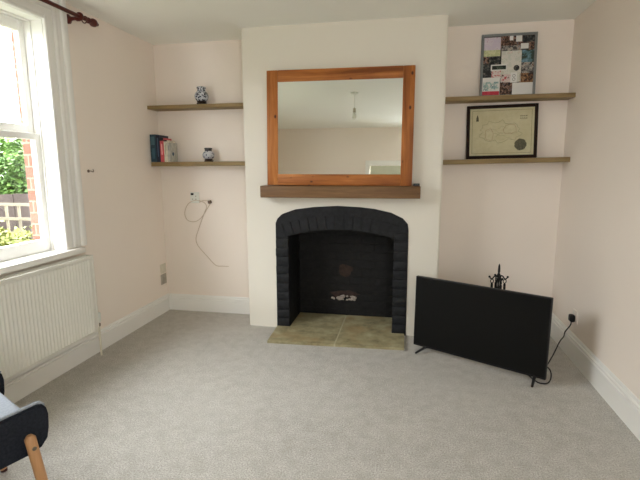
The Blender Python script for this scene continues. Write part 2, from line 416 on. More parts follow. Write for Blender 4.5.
# ------------------------------------------------------------------ ginger jars
def M_jar(name, a, b, scale, thr):
    k = NT(name); v = k.coord()
    vo = k.add('ShaderNodeTexVoronoi'); vo.inputs['Scale'].default_value = scale; k.link(v, vo.inputs['Vector'])
    n = k.noise(v, scale*1.6, 2, .6)
    ad = k.add('ShaderNodeMath', operation='ADD'); k.link(vo.outputs['Distance'], ad.inputs[0]); k.link(n, ad.inputs[1])
    k.base(k.ramp(ad.outputs[0], [(thr, a), (thr+.05, b)])); k.set(.15, 0, .5); return k.m
m_jar1 = M_jar('blue_white_glaze', srgb(30, 33, 52), srgb(190, 194, 200), 62, .99)
m_jar2 = M_jar('grey_white_glaze', srgb(84, 86, 104), srgb(186, 186, 190), 44, .78)
m_stand = plain('ebonised_stand', srgb(40, 24, 18), .4)
m_rim = plain('dark_glaze', srgb(58, 54, 52), .25, var=.5, scale=60)
def jar(label, loc, r, h, m, mrim):
    o = thing('ginger_jar', label, 'vase', loc, group='ginger jars on dark stands')
    bm = new(); sh = h*.2
    lathe(bm, [(r*.74, 0), (r*.78, .004), (r*.70, sh*.35), (r*.60, sh*.6), (r*.72, sh*.85), (r*.70, sh)], seg=24)
    for i in range(5):
        a = 2*PI*i/5+.3; ball(bm, (r*.70*math.cos(a), r*.70*math.sin(a), sh*.3), sh*.3, 1, 1, 1, 1)
    obj('stand', bm, m_stand, o, True)
    bm = new(); b0, b1 = sh+.0003, h*.76
    p = [(r*.52, b0)]
    for i in range(1, 12):
        t = i/12; p.append((r*(.56+.46*math.sin(PI*min(1, .06+.90*t))**.8), b0+(b1-b0)*t))
    p += [(r*.60, b1), (r*.58, b1+.002)]
    lathe(bm, p, seg=36); obj('body', bm, m, o, True)
    bm = new(); lathe(bm, [(r*.58, b1), (r*.60, b1+.003), (r*.60, h*.89), (r*.68, h*.905), (r*.68, h*.97), (r*.6, h), (r*.1, h+.001)], seg=30)
    obj('neck', bm, mrim, o, True)
jar('larger black and white patterned jar on the upper left alcove shelf', (-1.737, 3.688, 1.8663), .057, .150, m_jar1, m_jar1)
jar('smaller grey and white jar on the lower left alcove shelf beside the books', (-1.698, 3.690, 1.3895), .050, .118, m_jar2, m_rim)

# ------------------------------------------------------------------ books
m_paper = plain('book_pages', srgb(214, 204, 180), .9, var=.08, scale=200)
def book(label, x, wdt, h, dep, col, bands, mark=False, y=3.624):
    o = thing('book', label, 'book', (x, y, 1.3893), group='books on the lower left alcove shelf')
    mc = plain('book_cover', col, .45, var=.25, scale=30)
    bm = new(); t = .0022
    box(bm, (0, 0, 0), (t, dep, h)); box(bm, (wdt-t, 0, 0), (wdt, dep, h)); box(bm, (0, -.002, 0), (wdt, t, h), .001)
    obj('cover', bm, mc, o)
    bm = new(); box(bm, (t, t, .002), (wdt-t, dep-.004, h-.004)); obj('pages', bm, m_paper, o)
    for z0, z1, c, x0, x1 in bands:
        bm = new(); box(bm, (wdt*x0, -.0028, h*z0), (wdt*x1, -.0018, h*z1)); obj('spine_print', bm, plain('spine_ink', c, .5), o)
    if mark:
        bm = new(); lathe(bm, [(.016, wdt+.0001), (.016, wdt+.0008)], (0, dep*.42, h*.42), 18, 'x'); obj('cover_emblem', bm, plain('cover_ink', srgb(70, 92, 112), .5), o)
bx = XL+.002
book('tall dark teal book at the left end of the row, against the wall', bx, .054, .236, .15, srgb(34, 62, 76), [(.62, .92, srgb(70, 104, 116), .2, .8), (.12, .5, srgb(58, 92, 108), .3, .75)]); bx += .0555
book('tall navy book between the teal book and the red book', bx, .036, .230, .15, srgb(28, 36, 56), [(.2, .9, srgb(72, 92, 118), .35, .6)]); bx += .0375
book('red-pink spined book with a dark top beside the navy book', bx, .034, .205, .14, srgb(202, 84, 92), [(.88, 1.0, srgb(36, 28, 32), 0, 1), (.30, .75, srgb(232, 170, 170), .3, .62)]); bx += .0355
book('cream spined book with a dark top band right of the red book', bx, .032, .186, .14, srgb(214, 208, 190), [(.94, 1.0, srgb(44, 38, 34), 0, 1), (.35, .8, srgb(170, 176, 150), .35, .6)]); bx += .0335
book('slim pale grey book with a small blue mark at the right end of the row', bx, .020, .164, .13, srgb(186, 186, 178), [(.6, .86, srgb(150, 152, 150), .25, .75)], True)

# ------------------------------------------------------------------ mantel shelf, little black box, mirror
o = thing('mantel_shelf', 'rough brown oak beam mantel shelf above the fireplace', 'mantel shelf', (-.512, YF, 1.105))
bm = new(); box(bm, (-.615, -.120, 0), (.615, -.0005, .091), .006, 3)
for v in bm.verts: v.co += Vector((0, random.uniform(-.0015, .0015), random.uniform(-.001, .001)))
obj('beam', bm, m_beam, o, True)
o = thing('small_box', 'tiny black box on the right end of the mantel shelf', 'box', (.073, 3.400, 1.1975))
bm = new(); box(bm, (-.023, -.014, 0), (.023, .014, .018), .004, 3); obj('case', bm, m_black, o, True)
bm = new(); box(bm, (-.018, -.0148, .004), (.018, -.0138, .013)); obj('front_panel', bm, plain('dark_lens', srgb(12, 12, 12), .2), o)

TILT = .0395
mw, mh, fw = 1.116, .868, .086
mr = thing('wall_mirror', 'large knotty pine framed mirror leaning on the mantel shelf', 'mirror', (-.518, YF-.078, 1.1985), (-TILT, .004, .020))
for (a, b, m) in (((-mw/2, 0, 0), (-mw/2+fw, .022, mh), m_pine_v), ((mw/2-fw, 0, 0), (mw/2, .022, mh), m_pine_v),
                  ((-mw/2+fw, .0005, 0), (mw/2-fw, .0215, fw), m_pine_h), ((-mw/2+fw, .0005, mh-fw), (mw/2-fw, .0215, mh), m_pine_h)):
    bm = new(); box(bm, a, b, .004, 2); obj('frame_stile' if m is m_pine_v else 'frame_rail', bm, m, mr, True)
bm = new(); box(bm, (-mw/2+fw-.008, .008, fw-.008), (mw/2-fw+.008, .012, mh-fw+.008)); obj('mirror_glass', bm, m_mirror, mr)
bm = new(); box(bm, (-mw/2+.03, .0225, .03), (mw/2-.03, .026, mh-.03)); obj('backing_board', bm, m_beam, mr)

# ------------------------------------------------------------------ fireplace
CX, CZ, RA = -.510, -.641, 1.488
def inner_arc(r, a): return (CX+r*math.sin(a), CZ+r*math.cos(a))
IA = math.asin(.425/RA)
fp = thing('fireplace', 'black painted brick arched open fireplace in the chimney breast', 'fireplace', (0, YF, 0))
inner = [(-.935, 0)]+[inner_arc(RA, -IA+2*IA*i/16) for i in range(17)]+[(-.085, 0)]
bm = new(); prism(bm, [(min(max(x, -1.0435), .0255), z-.0015 if z > 0 else 0) for x, z in ARCH]+inner[::-1], 1, -.004, .11)
obj('arch_backing', bm, m_bbrick, fp)
for x0, x1 in ((-1.040, -.936), (-.084, .022)):
    bm = new(); z = .0205
    while z < .80:
        h = .0665; j = lambda: random.uniform(-.003, .003)
        box(bm, (x0+j(), -.012+j(), z), (x1+j(), .06, z+h), .006, 2, .0012); z += .0745
    obj('brick_pier', bm, m_bbrick, fp, True)
bm = new(); nv = 15; A0 = .345
for i in range(nv):
    a0, a1 = -A0+2*A0*i/nv+.0022, -A0+2*A0*(i+1)/nv-.0022
    q = [inner_arc(RA+.001, a0), inner_arc(RA+.001, a1), inner_arc(RA+.112+random.uniform(-.004, .004), a1), inner_arc(RA+.112, a0)]
    y0 = -.012+random.uniform(-.003, .003)
    A, B = prism(bm, [(min(max(x, -1.034), .018), z) for x, z in q], 1, y0, .06)
    vs = A+B
    bmesh.ops.bevel(bm, geom=list({e for v in vs for e in v.link_edges}), offset=.005, segments=2, affect='EDGES', clamp_overlap=True)
obj('brick_arch', bm, m_bbrick, fp, True)
FB = 3.845-YF
bm = new()
box(bm, (-1.03, .1105, 0), (-.935, FB+.08, .95)); box(bm, (-.085, .1105, 0), (.005, FB+.08, .95))
box(bm, (-.935, FB, 0), (-.085, FB+.08, .95)); box(bm, (-.935, .1105, .87), (-.085, FB, .95))
obj('firebox', bm, m_firebox, fp)
def blob(name, cx, cz, rx, rz, n, y, th, mat):
    bm = new(); P = []
    for i in range(n):
        a = 2*PI*i/n; k = random.uniform(.72, 1.1); P.append((cx+rx*k*math.cos(a), cz+rz*k*math.sin(a)))
    prism(bm, P, 1, y-th, y-.0003); return obj(name, bm, mat, fp)
m_rust = plain('bare_old_brick', srgb(54, 41, 33), .9, var=.35, scale=30, bump=.4)
r = blob('bare_brick_patch', -.515, .435, .068, .062, 16, FB, .004, m_rust); r['label'] = 'brown bare brick patch'
m_soil = plain('crumbled_red_brick', srgb(56, 42, 37), .9, var=.4, scale=40, bump=.5)
r = blob('broken_brick', -.52, .215, .135, .035, 20, FB, .006, m_soil); r['label'] = 'reddish broken brick edge'
bm = new()
for i in range(26):
    x = random.uniform(-.63, -.42); ball(bm, (x, FB-.006, .178+random.uniform(-.022, .022)*(1-abs(x+.52)*4)), random.uniform(.008, .017), 1.2, .8, random.uniform(.7, 1.3), 1)
for v in bm.verts: v.co += Vector((random.uniform(-.003, .003), 0, random.uniform(-.003, .003)))
r = obj('mortar_rubble', bm, plain('pale_rubble', srgb(158, 148, 138), .95, var=.3, scale=60, bump=.5), fp); r['label'] = 'pale crumbling mortar'

# hearth: two stone slabs and the mortar seam
hs = thing('hearth', 'two pale stone slabs set in the carpet before the fireplace', 'hearth', (0, 0, 0))
YS = YF-.016
bm = new(); A, B = prism(bm, [(-1.022, 3.128), (-.5085, 3.150), (-.5085, 3.838), (-.930, 3.838), (-.930, YS), (-1.038, YS)], 2, .0005, .020); 
obj('slab', bm, m_stone, hs)
bm = new(); prism(bm, [(-.4955, 3.151), (.016, 3.172), (.014, YS), (-.090, YS), (-.090, 3.838), (-.4955, 3.838)], 2, .0005, .0195); obj('slab', bm, m_stone, hs)
bm = new(); prism(bm, [(-.5083, 3.153), (-.4957, 3.153), (-.4957, 3.837), (-.5083, 3.837)], 2, .0005, .0175); obj('mortar_joint', bm, m_mortar, hs)

# ------------------------------------------------------------------ photo collage frame
m_greyframe = plain('grey_frame', srgb(122, 126, 126), .5, var=.05)
pw, ph = .397, .468
pf = thing('photo_frame', 'grey framed collage of photographs and cards on the upper right shelf', 'photo frame', (.732, YB-.052, 1.8590), (-.08, .0, .0))
bm = new(); t = .018
for a, b in (((-pw/2, 0, 0), (-pw/2+t, .016, ph)), ((pw/2-t, 0, 0), (pw/2, .016, ph)), ((-pw/2+t, 0, 0), (pw/2-t, .016, t)), ((-pw/2+t, 0, ph-t), (pw/2-t, .016, ph))): box(bm, a, b, .002)
obj('frame', bm, m_greyframe, pf)
bm = new(); box(bm, (-pw/2+t, .008, t), (pw/2-t, .0155, ph-t)); obj('backing_board', bm, plain('dark_backing', srgb(72, 62, 58), .8), pf)
def photo_mat(stops, scale, interp='CONSTANT', grad=None):
    k = NT('photo_print'); v = k.coord(); n = k.noise(v, scale, 3, .6)
    if grad:
        sp = k.add('ShaderNodeSeparateXYZ'); k.link(k.coord(), sp.inputs[0])
        ma = k.add('ShaderNodeMath', operation='MULTIPLY_ADD'); ma.inputs[1].default_value = grad
        k.link(sp.outputs['Z'], ma.inputs[0]); k.link(n, ma.inputs[2])
        mo = k.add('ShaderNodeMath', operation='ADD'); mo.inputs[1].default_value = 0.; k.link(ma.outputs[0], mo.inputs[0]); n = mo.outputs[0]
    k.base(k.ramp(n, stops, interp)); k.set(.45, 0, .3); return k.m
W, DK, BRN, GY = srgb(222, 220, 214), srgb(38, 34, 34), srgb(92, 66, 54), srgb(140, 136, 132)
P_people = photo_mat([(0, DK), (.42, BRN), (.52, srgb(168, 132, 112)), (.58, srgb(60, 66, 78)), (.66, GY)], 46)
P_dark = photo_mat([(0, srgb(26, 28, 30)), (.45, srgb(52, 56, 58)), (.56, srgb(96, 92, 84)), (.66, srgb(150, 140, 130))], 52)
P_grey = photo_mat([(0, srgb(70, 66, 66)), (.45, GY), (.55, srgb(178, 168, 156)), (.64, srgb(120, 78, 62))], 48)
P_land = photo_mat([(0, srgb(60, 74, 66)), (.48, srgb(88, 122, 130)), (.58, srgb(118, 150, 168)), (.7, srgb(150, 172, 186))], 20)
P_green = photo_mat([(0, srgb(32, 40, 34)), (.5, srgb(64, 76, 62)), (.62, srgb(98, 104, 92))], 30)
P_orange = photo_mat([(0, srgb(60, 46, 40)), (.45, srgb(124, 86, 56)), (.55, srgb(164, 128, 92)), (.65, srgb(74, 70, 70))], 50)
P_draw = photo_mat([(0, srgb(208, 196, 210)), (.52, srgb(214, 206, 214)), (.62, srgb(196, 168, 190)), (.68, srgb(214, 206, 212))], 30)
P_yel = photo_mat([(0, srgb(188, 192, 146)), (.5, srgb(208, 208, 166)), (.62, srgb(160, 172, 128))], 36)
P_mapw = photo_mat([(0, srgb(206, 206, 196)), (.46, srgb(218, 214, 206)), (.58, srgb(196, 204, 186)), (.64, srgb(220, 196, 192)), (.70, srgb(216, 214, 208))], 26)
P_white = photo_mat([(0, srgb(220, 220, 218)), (.6, srgb(226, 225, 222))], 8, 'LINEAR')
P_red = photo_mat([(0, srgb(196, 52, 72)), (.6, srgb(206, 66, 84))], 20)
P_teal = photo_mat([(0, W), (.48, srgb(158, 186, 182)), (.58, srgb(110, 134, 140)), (.63, W)], 34)
P_redw = photo_mat([(0, srgb(186, 84, 88)), (.42, srgb(216, 200, 196)), (.62, srgb(110, 84, 80))], 60)
def px(u0, v0, u1, v1):   # position on the board as fractions of its width and height
    f = lambda u: -pw/2+pw*(u-38)/354; g = lambda v: ph-ph*(v-42)/404
    return f(u0), g(v1), f(u1), g(v0)
def pic(name, r, m, lvl):
    x0, z0, x1, z1 = px(*r); x0 = max(x0, -pw/2+t+.0005); x1 = min(x1, pw/2-t-.0005); z0 = max(z0, t+.0005); z1 = min(z1, ph-t-.0005)
    bm = new(); y = .0078-.0006*lvl; box(bm, (x0, y-.0005, z0), (x1, y, z1)); return obj(name, bm, m, pf)
for nm, r, m, l in (
    ('photo', (160, 55, 250, 132), P_people, 0), ('photo', (248, 50, 392, 155), P_people, 0), ('photo', (300, 60, 380, 100), P_dark, 1),
    ('photo', (168, 118, 300, 160), P_grey, 1), ('photo', (90, 178, 170, 236), P_dark, 0), ('photo', (52, 183, 92, 226), P_people, 0),
    ('photo', (296, 150, 392, 228), P_land, 2), ('photo', (296, 222, 392, 300), P_grey, 1), ('photo', (290, 296, 392, 358), P_orange, 2),
    ('photo', (52, 232, 112, 325), P_dark, 1), ('photo', (165, 352, 250, 432), P_people, 1),
    ('drawing', (56, 62, 162, 142), P_draw, 1), ('drawing', (56, 142, 162, 182), P_yel, 1),
    ('folded_map', (170, 152, 298, 350), P_mapw, 2), ('card', (218, 48, 240, 86), P_white, 2), ('card', (258, 48, 296, 96), P_white, 2), ('card', (290, 108, 338, 142), P_white, 3),
    ('card', (104, 236, 206, 274), P_white, 3), ('photo', (112, 243, 202, 268), P_green, 4), ('card', (110, 270, 178, 325), P_redw, 2),
    ('card', (50, 318, 166, 436), P_white, 3), ('card_picture', (60, 345, 158, 402), P_teal, 4), ('card_picture', (52, 406, 164, 434), P_red, 4),
    ('card', (232, 290, 274, 354), P_white, 4), ('card', (246, 356, 384, 436), P_white, 4), ('card', (176, 300, 236, 352), P_redw, 3)): pic(nm, r, m, l)
x0, z0, x1, z1 = px(248, 238, 288, 286)
bm = new(); lathe(bm, [(.021, .0035), (.021, .0045)], ((x0+x1)/2, 0, (z0+z1)/2), 20, 'y'); obj('round_badge', bm, P_dark, pf)
x0, z0, x1, z1 = px(238, 296, 270, 350)
bm = new()
for cz in (.3, .72):
    c = Vector(((x0+x1)/2, .0038, z0+(z1-z0)*cz)); tube(bm, [c+Vector((.010*math.cos(2*PI*k/14), 0, .010*math.sin(2*PI*k/14))) for k in range(15)], .0012, 6, False)
obj('line_doodle', bm, m_black, pf)

# ------------------------------------------------------------------ framed antique map
fm = thing('framed_map', 'old cream county map in a dark brown frame on the lower right shelf', 'picture', (.717, YB-.044, 1.4000), (-.055, -.018, 0))
qw, qh, t2 = .520, .408, .024
m_darkframe = plain('dark_brown_frame', srgb(38, 23, 16), .7, spec=.2, var=.2)
bm = new()
for a, b in (((-qw/2, 0, 0), (-qw/2+t2, .018, qh)), ((qw/2-t2, 0, 0), (qw/2, .018, qh)), ((-qw/2+t2, 0, 0), (qw/2-t2, .018, t2)), ((-qw/2+t2, 0, qh-t2), (qw/2-t2, .018, qh))): box(bm, a, b, .003)
obj('frame', bm, m_darkframe, fm)
k = NT('aged_map_paper'); v = k.coord(); n = k.noise(v, 9, 4, .6); n2 = k.noise(v, 40, 3, .6)
c = k.ramp(n, [(.3, srgb(196, 188, 150)), (.7, srgb(210, 203, 170))]); c = k.mix(k.ramp(n2, [(.5, (0, 0, 0, 1)), (.75, (.35, .35, .35, 1))]), c, srgb(178, 172, 138)); k.base(c); k.set(.6, 0, .3); m_map = k.m
bm = new(); box(bm, (-qw/2+t2, .008, t2), (qw/2-t2, .017, qh-t2)); obj('map_sheet', bm, m_map, fm)
m_ink = plain('faded_ink', srgb(108, 98, 66), .8); m_ink2 = plain('dark_ink', srgb(80, 74, 54), .8, var=.5, scale=160)
bm = new(); a, b, l = qw/2-t2-.018, qh-t2-.016, .0018
for p, q in (((-a, 0, t2+.016), (a, 0, t2+.016+l)), ((-a, 0, b-l), (a, 0, b)), ((-a, 0, t2+.016), (-a+l, 0, b)), ((a-l, 0, t2+.016), (a, 0, b))): box(bm, (p[0], .0068, p[2]), (q[0], .0079, q[2]))
obj('map_border', bm, m_ink, fm)
def line(bm, pts, r=.0011): tube(bm, [(x, .0074, z) for x, z in pts], r, 5)
bm = new(); 
def county(cx, cz, rx, rz, n=22, s=0):
    rr = random.Random(s); return [(cx+rx*math.cos(2*PI*i/n)*(k := rr.uniform(.75, 1.12)), cz+rz*math.sin(2*PI*i/n)*k) for i in range(n)]
P = county(-.01, .205, .155, .085, 30, 3); line(bm, P+[P[0]])
for s in range(7):
    rr = random.Random(40+s); x, z = rr.uniform(-.11, .07), rr.uniform(.15, .25); line(bm, [(x+i*.014, z+rr.uniform(-.012, .012)) for i in range(6)], .0007)
obj('map_outline', bm, plain('faded_green_ink', srgb(138, 138, 108), .8), fm)
m_pink = plain('faded_pink_ink', srgb(170, 140, 112), .8)
for a_ in ((-.09, .185, .032, .052, 14, 9), (.06, .22, .05, .04, 14, 11)):
    bm = new(); P = county(*a_); line(bm, P+[P[0]], .0012); obj('tinted_boundary', bm, m_pink, fm)
bm = new(); P = [(.140+.044*math.cos(2*PI*i/26)*(1+.05*math.sin(i*2.3)), .103+.044*math.sin(2*PI*i/26)*(1+.05*math.cos(i*1.7))) for i in range(26)]; prism(bm, P, 1, .0066, .0079); obj('engraved_vignette', bm, plain('engraving', srgb(98, 94, 76), .8, var=.45, scale=120), fm)
bm = new(); prism(bm, [(-.190, .288), (-.170, .288), (-.172, .315), (-.180, .338), (-.188, .315)], 1, .0066, .0079); obj('corner_motif', bm, m_ink2, fm)
bm = new()
for i in range(4):
    for j in range(2):
        x, z = .132+i*.014, .318-j*.018; tube(bm, smooth_path([(x, .0074, z-.006), (x+.004, .0074, z+.006), (x+.006, .0074, z-.004), (x+.010, .0074, z+.004)], 3), .0009, 5)
obj('map_lettering', bm, m_ink2, fm)  # short pen strokes standing for illegible lettering

# ------------------------------------------------------------------ television
tv = thing('television', 'large black flat screen television standing on the carpet at right', 'television', (.474, 2.989, 0), (-.0245, 0, -.502))
TW, TH, TZ = .900, .519, .0395
bm = new(); box(bm, (-TW/2, 0, TZ), (TW/2, .028, TZ+TH), .004, 2); obj('bezel', bm, m_black, tv, True)
bm = new(); box(bm, (-TW/2+.006, -.0012, TZ+.014), (TW/2-.006, .002, TZ+TH-.006), .0006, 1); obj('screen', bm, m_screen, tv)
bm = new(); box(bm, (-TW/2+.12, .027, TZ+.04), (TW/2-.12, .062, TZ+.34), .014, 3); obj('rear_housing', bm, m_black, tv, True)
for s in (-1, 1):
    bm = new()
    ax = TW/2-(.108 if s < 0 else .064)
    for f, e in ((-1, .085), (1, .105)):
        P = [(s*ax, .014, TZ+.012), (s*(TW/2-(.056 if f < 0 or s < 0 else .075)), .014+f*e, .0085)]
        d_ = Vector(P[1])-Vector(P[0]); tube(bm, [P[0], Vector(P[0])+d_*.5, P[1]], [.011, .009, .0075], 8)
    ball(bm, (s*ax, .014, TZ+.006), .016, 1, 1, .7, 2)
    obj('foot', bm, m_black, tv, True)

# power lead and wall socket on the right wall
so = thing('wall_socket', 'single white wall socket on the right wall above the skirting', 'socket', (XR, 3.240, .31))
bm = new(); box(bm, (-.009, -.043, -.043), (-.0005, .043, .043), .003, 2); obj('face_plate', bm, m_wall, so, True)
bm = new(); box(bm, (-.0115, .022, .015), (-.0088, .032, .030), .001); obj('rocker_switch', bm, m_white, so)
pl = thing('power_lead', 'black mains lead trailing from the right wall socket behind the television', 'cable', (0, 0, 0))
bm = new(); box(bm, (XR-.044, 3.217, .272), (XR-.0092, 3.267, .322), .012, 3); obj('plug', bm, m_black, pl, True)
path = [(XR-.028, 3.240, .274), (XR-.034, 3.236, .245), (XR-.070, 3.215, .205), (XR-.085, 3.190, .178), (XR-.12, 3.155, .150), (1.00, 3.08, .085), (.93, 2.96, .060), (.903, 2.885, .085),
        (.908, 2.830, .085), (.908, 2.800, .060), (.890, 2.775, .030), (.858, 2.775, .018), (.82, 2.82, .014), (.74, 2.93, .06), (.66, 2.96, .12)]
bm = new(); tube(bm, smooth_path(path, 8), .0042, 8); obj('cable', bm, m_black, pl, True)

# ------------------------------------------------------------------ fireside companion set behind the television
cs = thing('companion_stand', 'black wrought iron fireside tool stand with spiked top behind the television', 'fireside stand', (.700, 3.460, 0))
bm = new(); lathe(bm, [(.085, .0005), (.088, .006), (.07, .014), (.02, .022), (.012, .03)], seg=28); obj('base', bm, m_iron, cs, True)
bm = new(); tube(bm, [(0, 0, .02), (0, 0, .53)], .0065, 12); obj('pole', bm, m_iron, cs, True)
bm = new(); lathe(bm, [(.006, .525), (.012, .530), (.012, .538), (.007, .545), (.009, .56), (.0085, .585), (.0065, .605), (.002, .618)], seg=16); obj('spike_finial', bm, m_iron, cs, True)
bm = new(); ball(bm, (0, 0, .522), .018, 1.1, 1.1, .7); obj('collar', bm, m_iron, cs, True)
HK = []
for i, a in enumerate((.10, PI/2+.2, PI+.05, 3*PI/2+.2)):
    c, s = math.cos(a), math.sin(a)
    P = smooth_path([(0, 0, .518), (c*.014, s*.014, .527), (c*.030, s*.030, .522), (c*.042, s*.042, .506), (c*.054, s*.054, .502), (c*.064, s*.064, .514)], 5)
    bm = new(); tube(bm, P, .0048, 8); ball(bm, (c*.066, s*.066, .517), .0085, sub=2); obj('hook_arm', bm, m_iron, cs, True); HK.append((c*.046, s*.046))
for i in range(4):
    a = PI/4+i*PI/2; c, s = math.cos(a), math.sin(a)
    bm = new(); tube(bm, smooth_path([(c*.004, s*.004, .515), (c*.020, s*.020, .48), (c*.022, s*.022, .45), (c*.006, s*.006, .40)], 5), .0042, 8); obj('basket_scroll', bm, m_iron, cs, True)
def tool(name, label, i, build):
    x, y = HK[i]
    o = thing(name, label, 'fire tool', (.700+x, 3.460+y, 0), (0, 0, (.10, PI/2+.2, PI+.05, 3*PI/2+.2)[i]), 'fireside tools on the iron stand')
    bm = new(); tube(bm, [(.011*math.sin(2*PI*k/14), 0, .4835+.0145*math.cos(2*PI*k/14)) for k in range(15)], .0032, 8, False); obj('hanging_loop', bm, m_iron, o, True)
    bm = new(); lathe(bm, [(.004, .47), (.0085, .462), (.0095, .43), (.006, .38), (.008, .372), (.004, .36)], seg=12); obj('handle', bm, m_iron, o, True)
    bm = new(); tube(bm, [(0, 0, .365), (0, 0, .16)], .0042, 8); obj('shaft', bm, m_iron, o, True)
    bm = new(); nm = build(bm); obj(nm, bm, m_iron, o, True)
def b_poker(bm): tube(bm, [(0, 0, .165), (0, 0, .09), (0, 0, .06)], [.0042, .005, .001], 8); tube(bm, [(0, 0, .10), (.018, 0, .088), (.024, 0, .10)], [.004, .0035, .0015], 8); return 'point'
def b_shovel(bm): box(bm, (-.004, -.034, .06), (.002, .034, .165), .002); box(bm, (-.004, -.036, .06), (.014, -.033, .165)); box(bm, (-.004, .033, .06), (.014, .036, .165)); return 'shovel_pan'
def b_brush(bm):
    lathe(bm, [(.006, .17), (.02, .16), (.022, .14), (.019, .14), (.024, .065), (.004, .06)], seg=16); return 'brush_head'
def b_tongs(bm):
    for s in (-1, 1): tube(bm, smooth_path([(0, 0, .165), (0, s*.016, .14), (0, s*.012, .09), (0, s*.003, .06)], 4), .0035, 8)
    return 'tong_jaws'
tool('fire_poker', 'black iron poker hanging on the right arm of the fireside stand', 0, b_poker)
tool('fire_shovel', 'black iron shovel hanging on the rear arm of the fireside stand', 1, b_shovel)
tool('hearth_brush', 'black hearth brush hanging on the left arm of the fireside stand', 2, b_brush)
tool('fire_tongs', 'black iron tongs hanging on the front arm of the fireside stand', 3, b_tongs)

# ------------------------------------------------------------------ wall fittings
ae = thing('aerial_socket', 'white aerial socket plate on the back wall of the left alcove', 'socket', (-1.885, YB, 1.071))
bm = new(); box(bm, (-.043, -.009, -.049), (.043, -.0005, .049), .003, 2); obj('face_plate', bm, m_white, ae, True)
bm = new(); box(bm, (-.036, -.0105, .022), (-.008, -.0085, .040), .001); obj('port', bm, m_black, ae)
for x, z in ((-.02, -.015), (.012, -.015), (.012, .012)):
    bm = new(); lathe(bm, [(.006, -.010), (.006, -.0085)], (x, 0, z), 12, 'y'); obj('screw_cap', bm, m_greyplastic, ae)
P = [(-1.583, .443), (-1.64, .443), (-1.71, .450), (-1.79, .53), (-1.872, .62), (-1.893, .69), (-1.862, .78), (-1.80, .93), (-1.775, .985), (-1.79, 1.02), (-1.83, 1.040), (-1.885, 1.045), (-1.955, 1.01),
     (-1.992, .93), (-1.97, .865), (-1.90, .85), (-1.84, .88), (-1.79, .94), (-1.740, 1.015)]
ca = thing('aerial_cable', 'pale looped aerial cable dangling from the alcove socket plate', 'cable', (0, YB, 0))
bm = new(); tube(bm, smooth_path([(x, -.0058-.002*math.sin(i*1.3), z) for i, (x, z) in enumerate(P)], 8), .0033, 8)
tube(bm, smooth_path([(-1.84, -.010, 1.028), (-1.80, -.016, 1.046), (-1.735, -.018, 1.043)], 6), .0033, 8)
obj('lead', bm, m_lead, ca, True)
bm = new(); tube(bm, [(-1.748, -.018, 1.030), (-1.724, -.018, 1.036)], .0145, 12); obj('connector', bm, m_brown, ca, True)
wp = thing('wall_plate', 'pale square wall plate low on the left wall, upper of two near the corner', 'wall plate', (XL, 3.703, .415))
bm = new(); box(bm, (.0005, -.045, -.043), (.008, .045, .043), .003, 2); obj('face_plate', bm, m_paintplate, wp, True)
bm = new(); box(bm, (.0078, -.012, -.02), (.0105, .012, .02), .001); obj('rocker_switch', bm, m_paintplate, wp)
wp = thing('wall_plate', 'greyish square wall plate directly below the pale one near the corner', 'wall plate', (XL, 3.700, .315))
bm = new(); box(bm, (.0005, -.045, -.048), (.009, .045, .048), .003, 2); obj('face_plate', bm, m_greyplastic, wp, True)
bm = new(); box(bm, (.0088, -.02, -.025), (.024, .02, .022), .006, 2); obj('blank_plug', bm, m_greyplastic, wp, True)
hk = thing('wall_hook', 'small dark screw hook in the left wall beside the window architrave', 'hook', (XL, 2.815, 1.318))
bm = new(); lathe(bm, [(.010, .0005), (.011, .004), (.006, .008)], seg=14, axis='x'); obj('rose', bm, m_brown, hk, True)
bm = new(); tube(bm, smooth_path([(.006, 0, 0), (.022, .002, 0), (.030, .012, -.006), (.026, .022, .002), (.022, .022, .012)], 5), .003, 8); obj('hook', bm, m_brown, hk, True)

# ------------------------------------------------------------------ pendant light (seen in the mirror)
pd = thing('pendant_light', 'bare bulb pendant on a white flex under the ceiling rose', 'pendant light', (-.560, 1.30, H))
bm = new(); lathe(bm, [(.045, -.0005), (.047, -.008), (.040, -.018), (.012, -.026), (.006, -.03)], seg=24); obj('ceiling_rose', bm, m_white, pd, True)
bm = new(); tube(bm, [(0, 0, -.028), (0, 0, -.185)], .004, 8); obj('flex', bm, m_white, pd)
bm = new(); lathe(bm, [(.006, -.18), (.017, -.19), (.018, -.225), (.020, -.228), (.020, -.236), (.014, -.238)], seg=18); obj('lamp_holder', bm, m_greyplastic, pd, True)
bm = new(); lathe(bm, [(.012, -.237), (.014, -.25), (.024, -.272), (.029, -.292), (.024, -.313), (.010, -.322), (.002, -.323)], seg=22); obj('bulb', bm, m_white, pd, True)

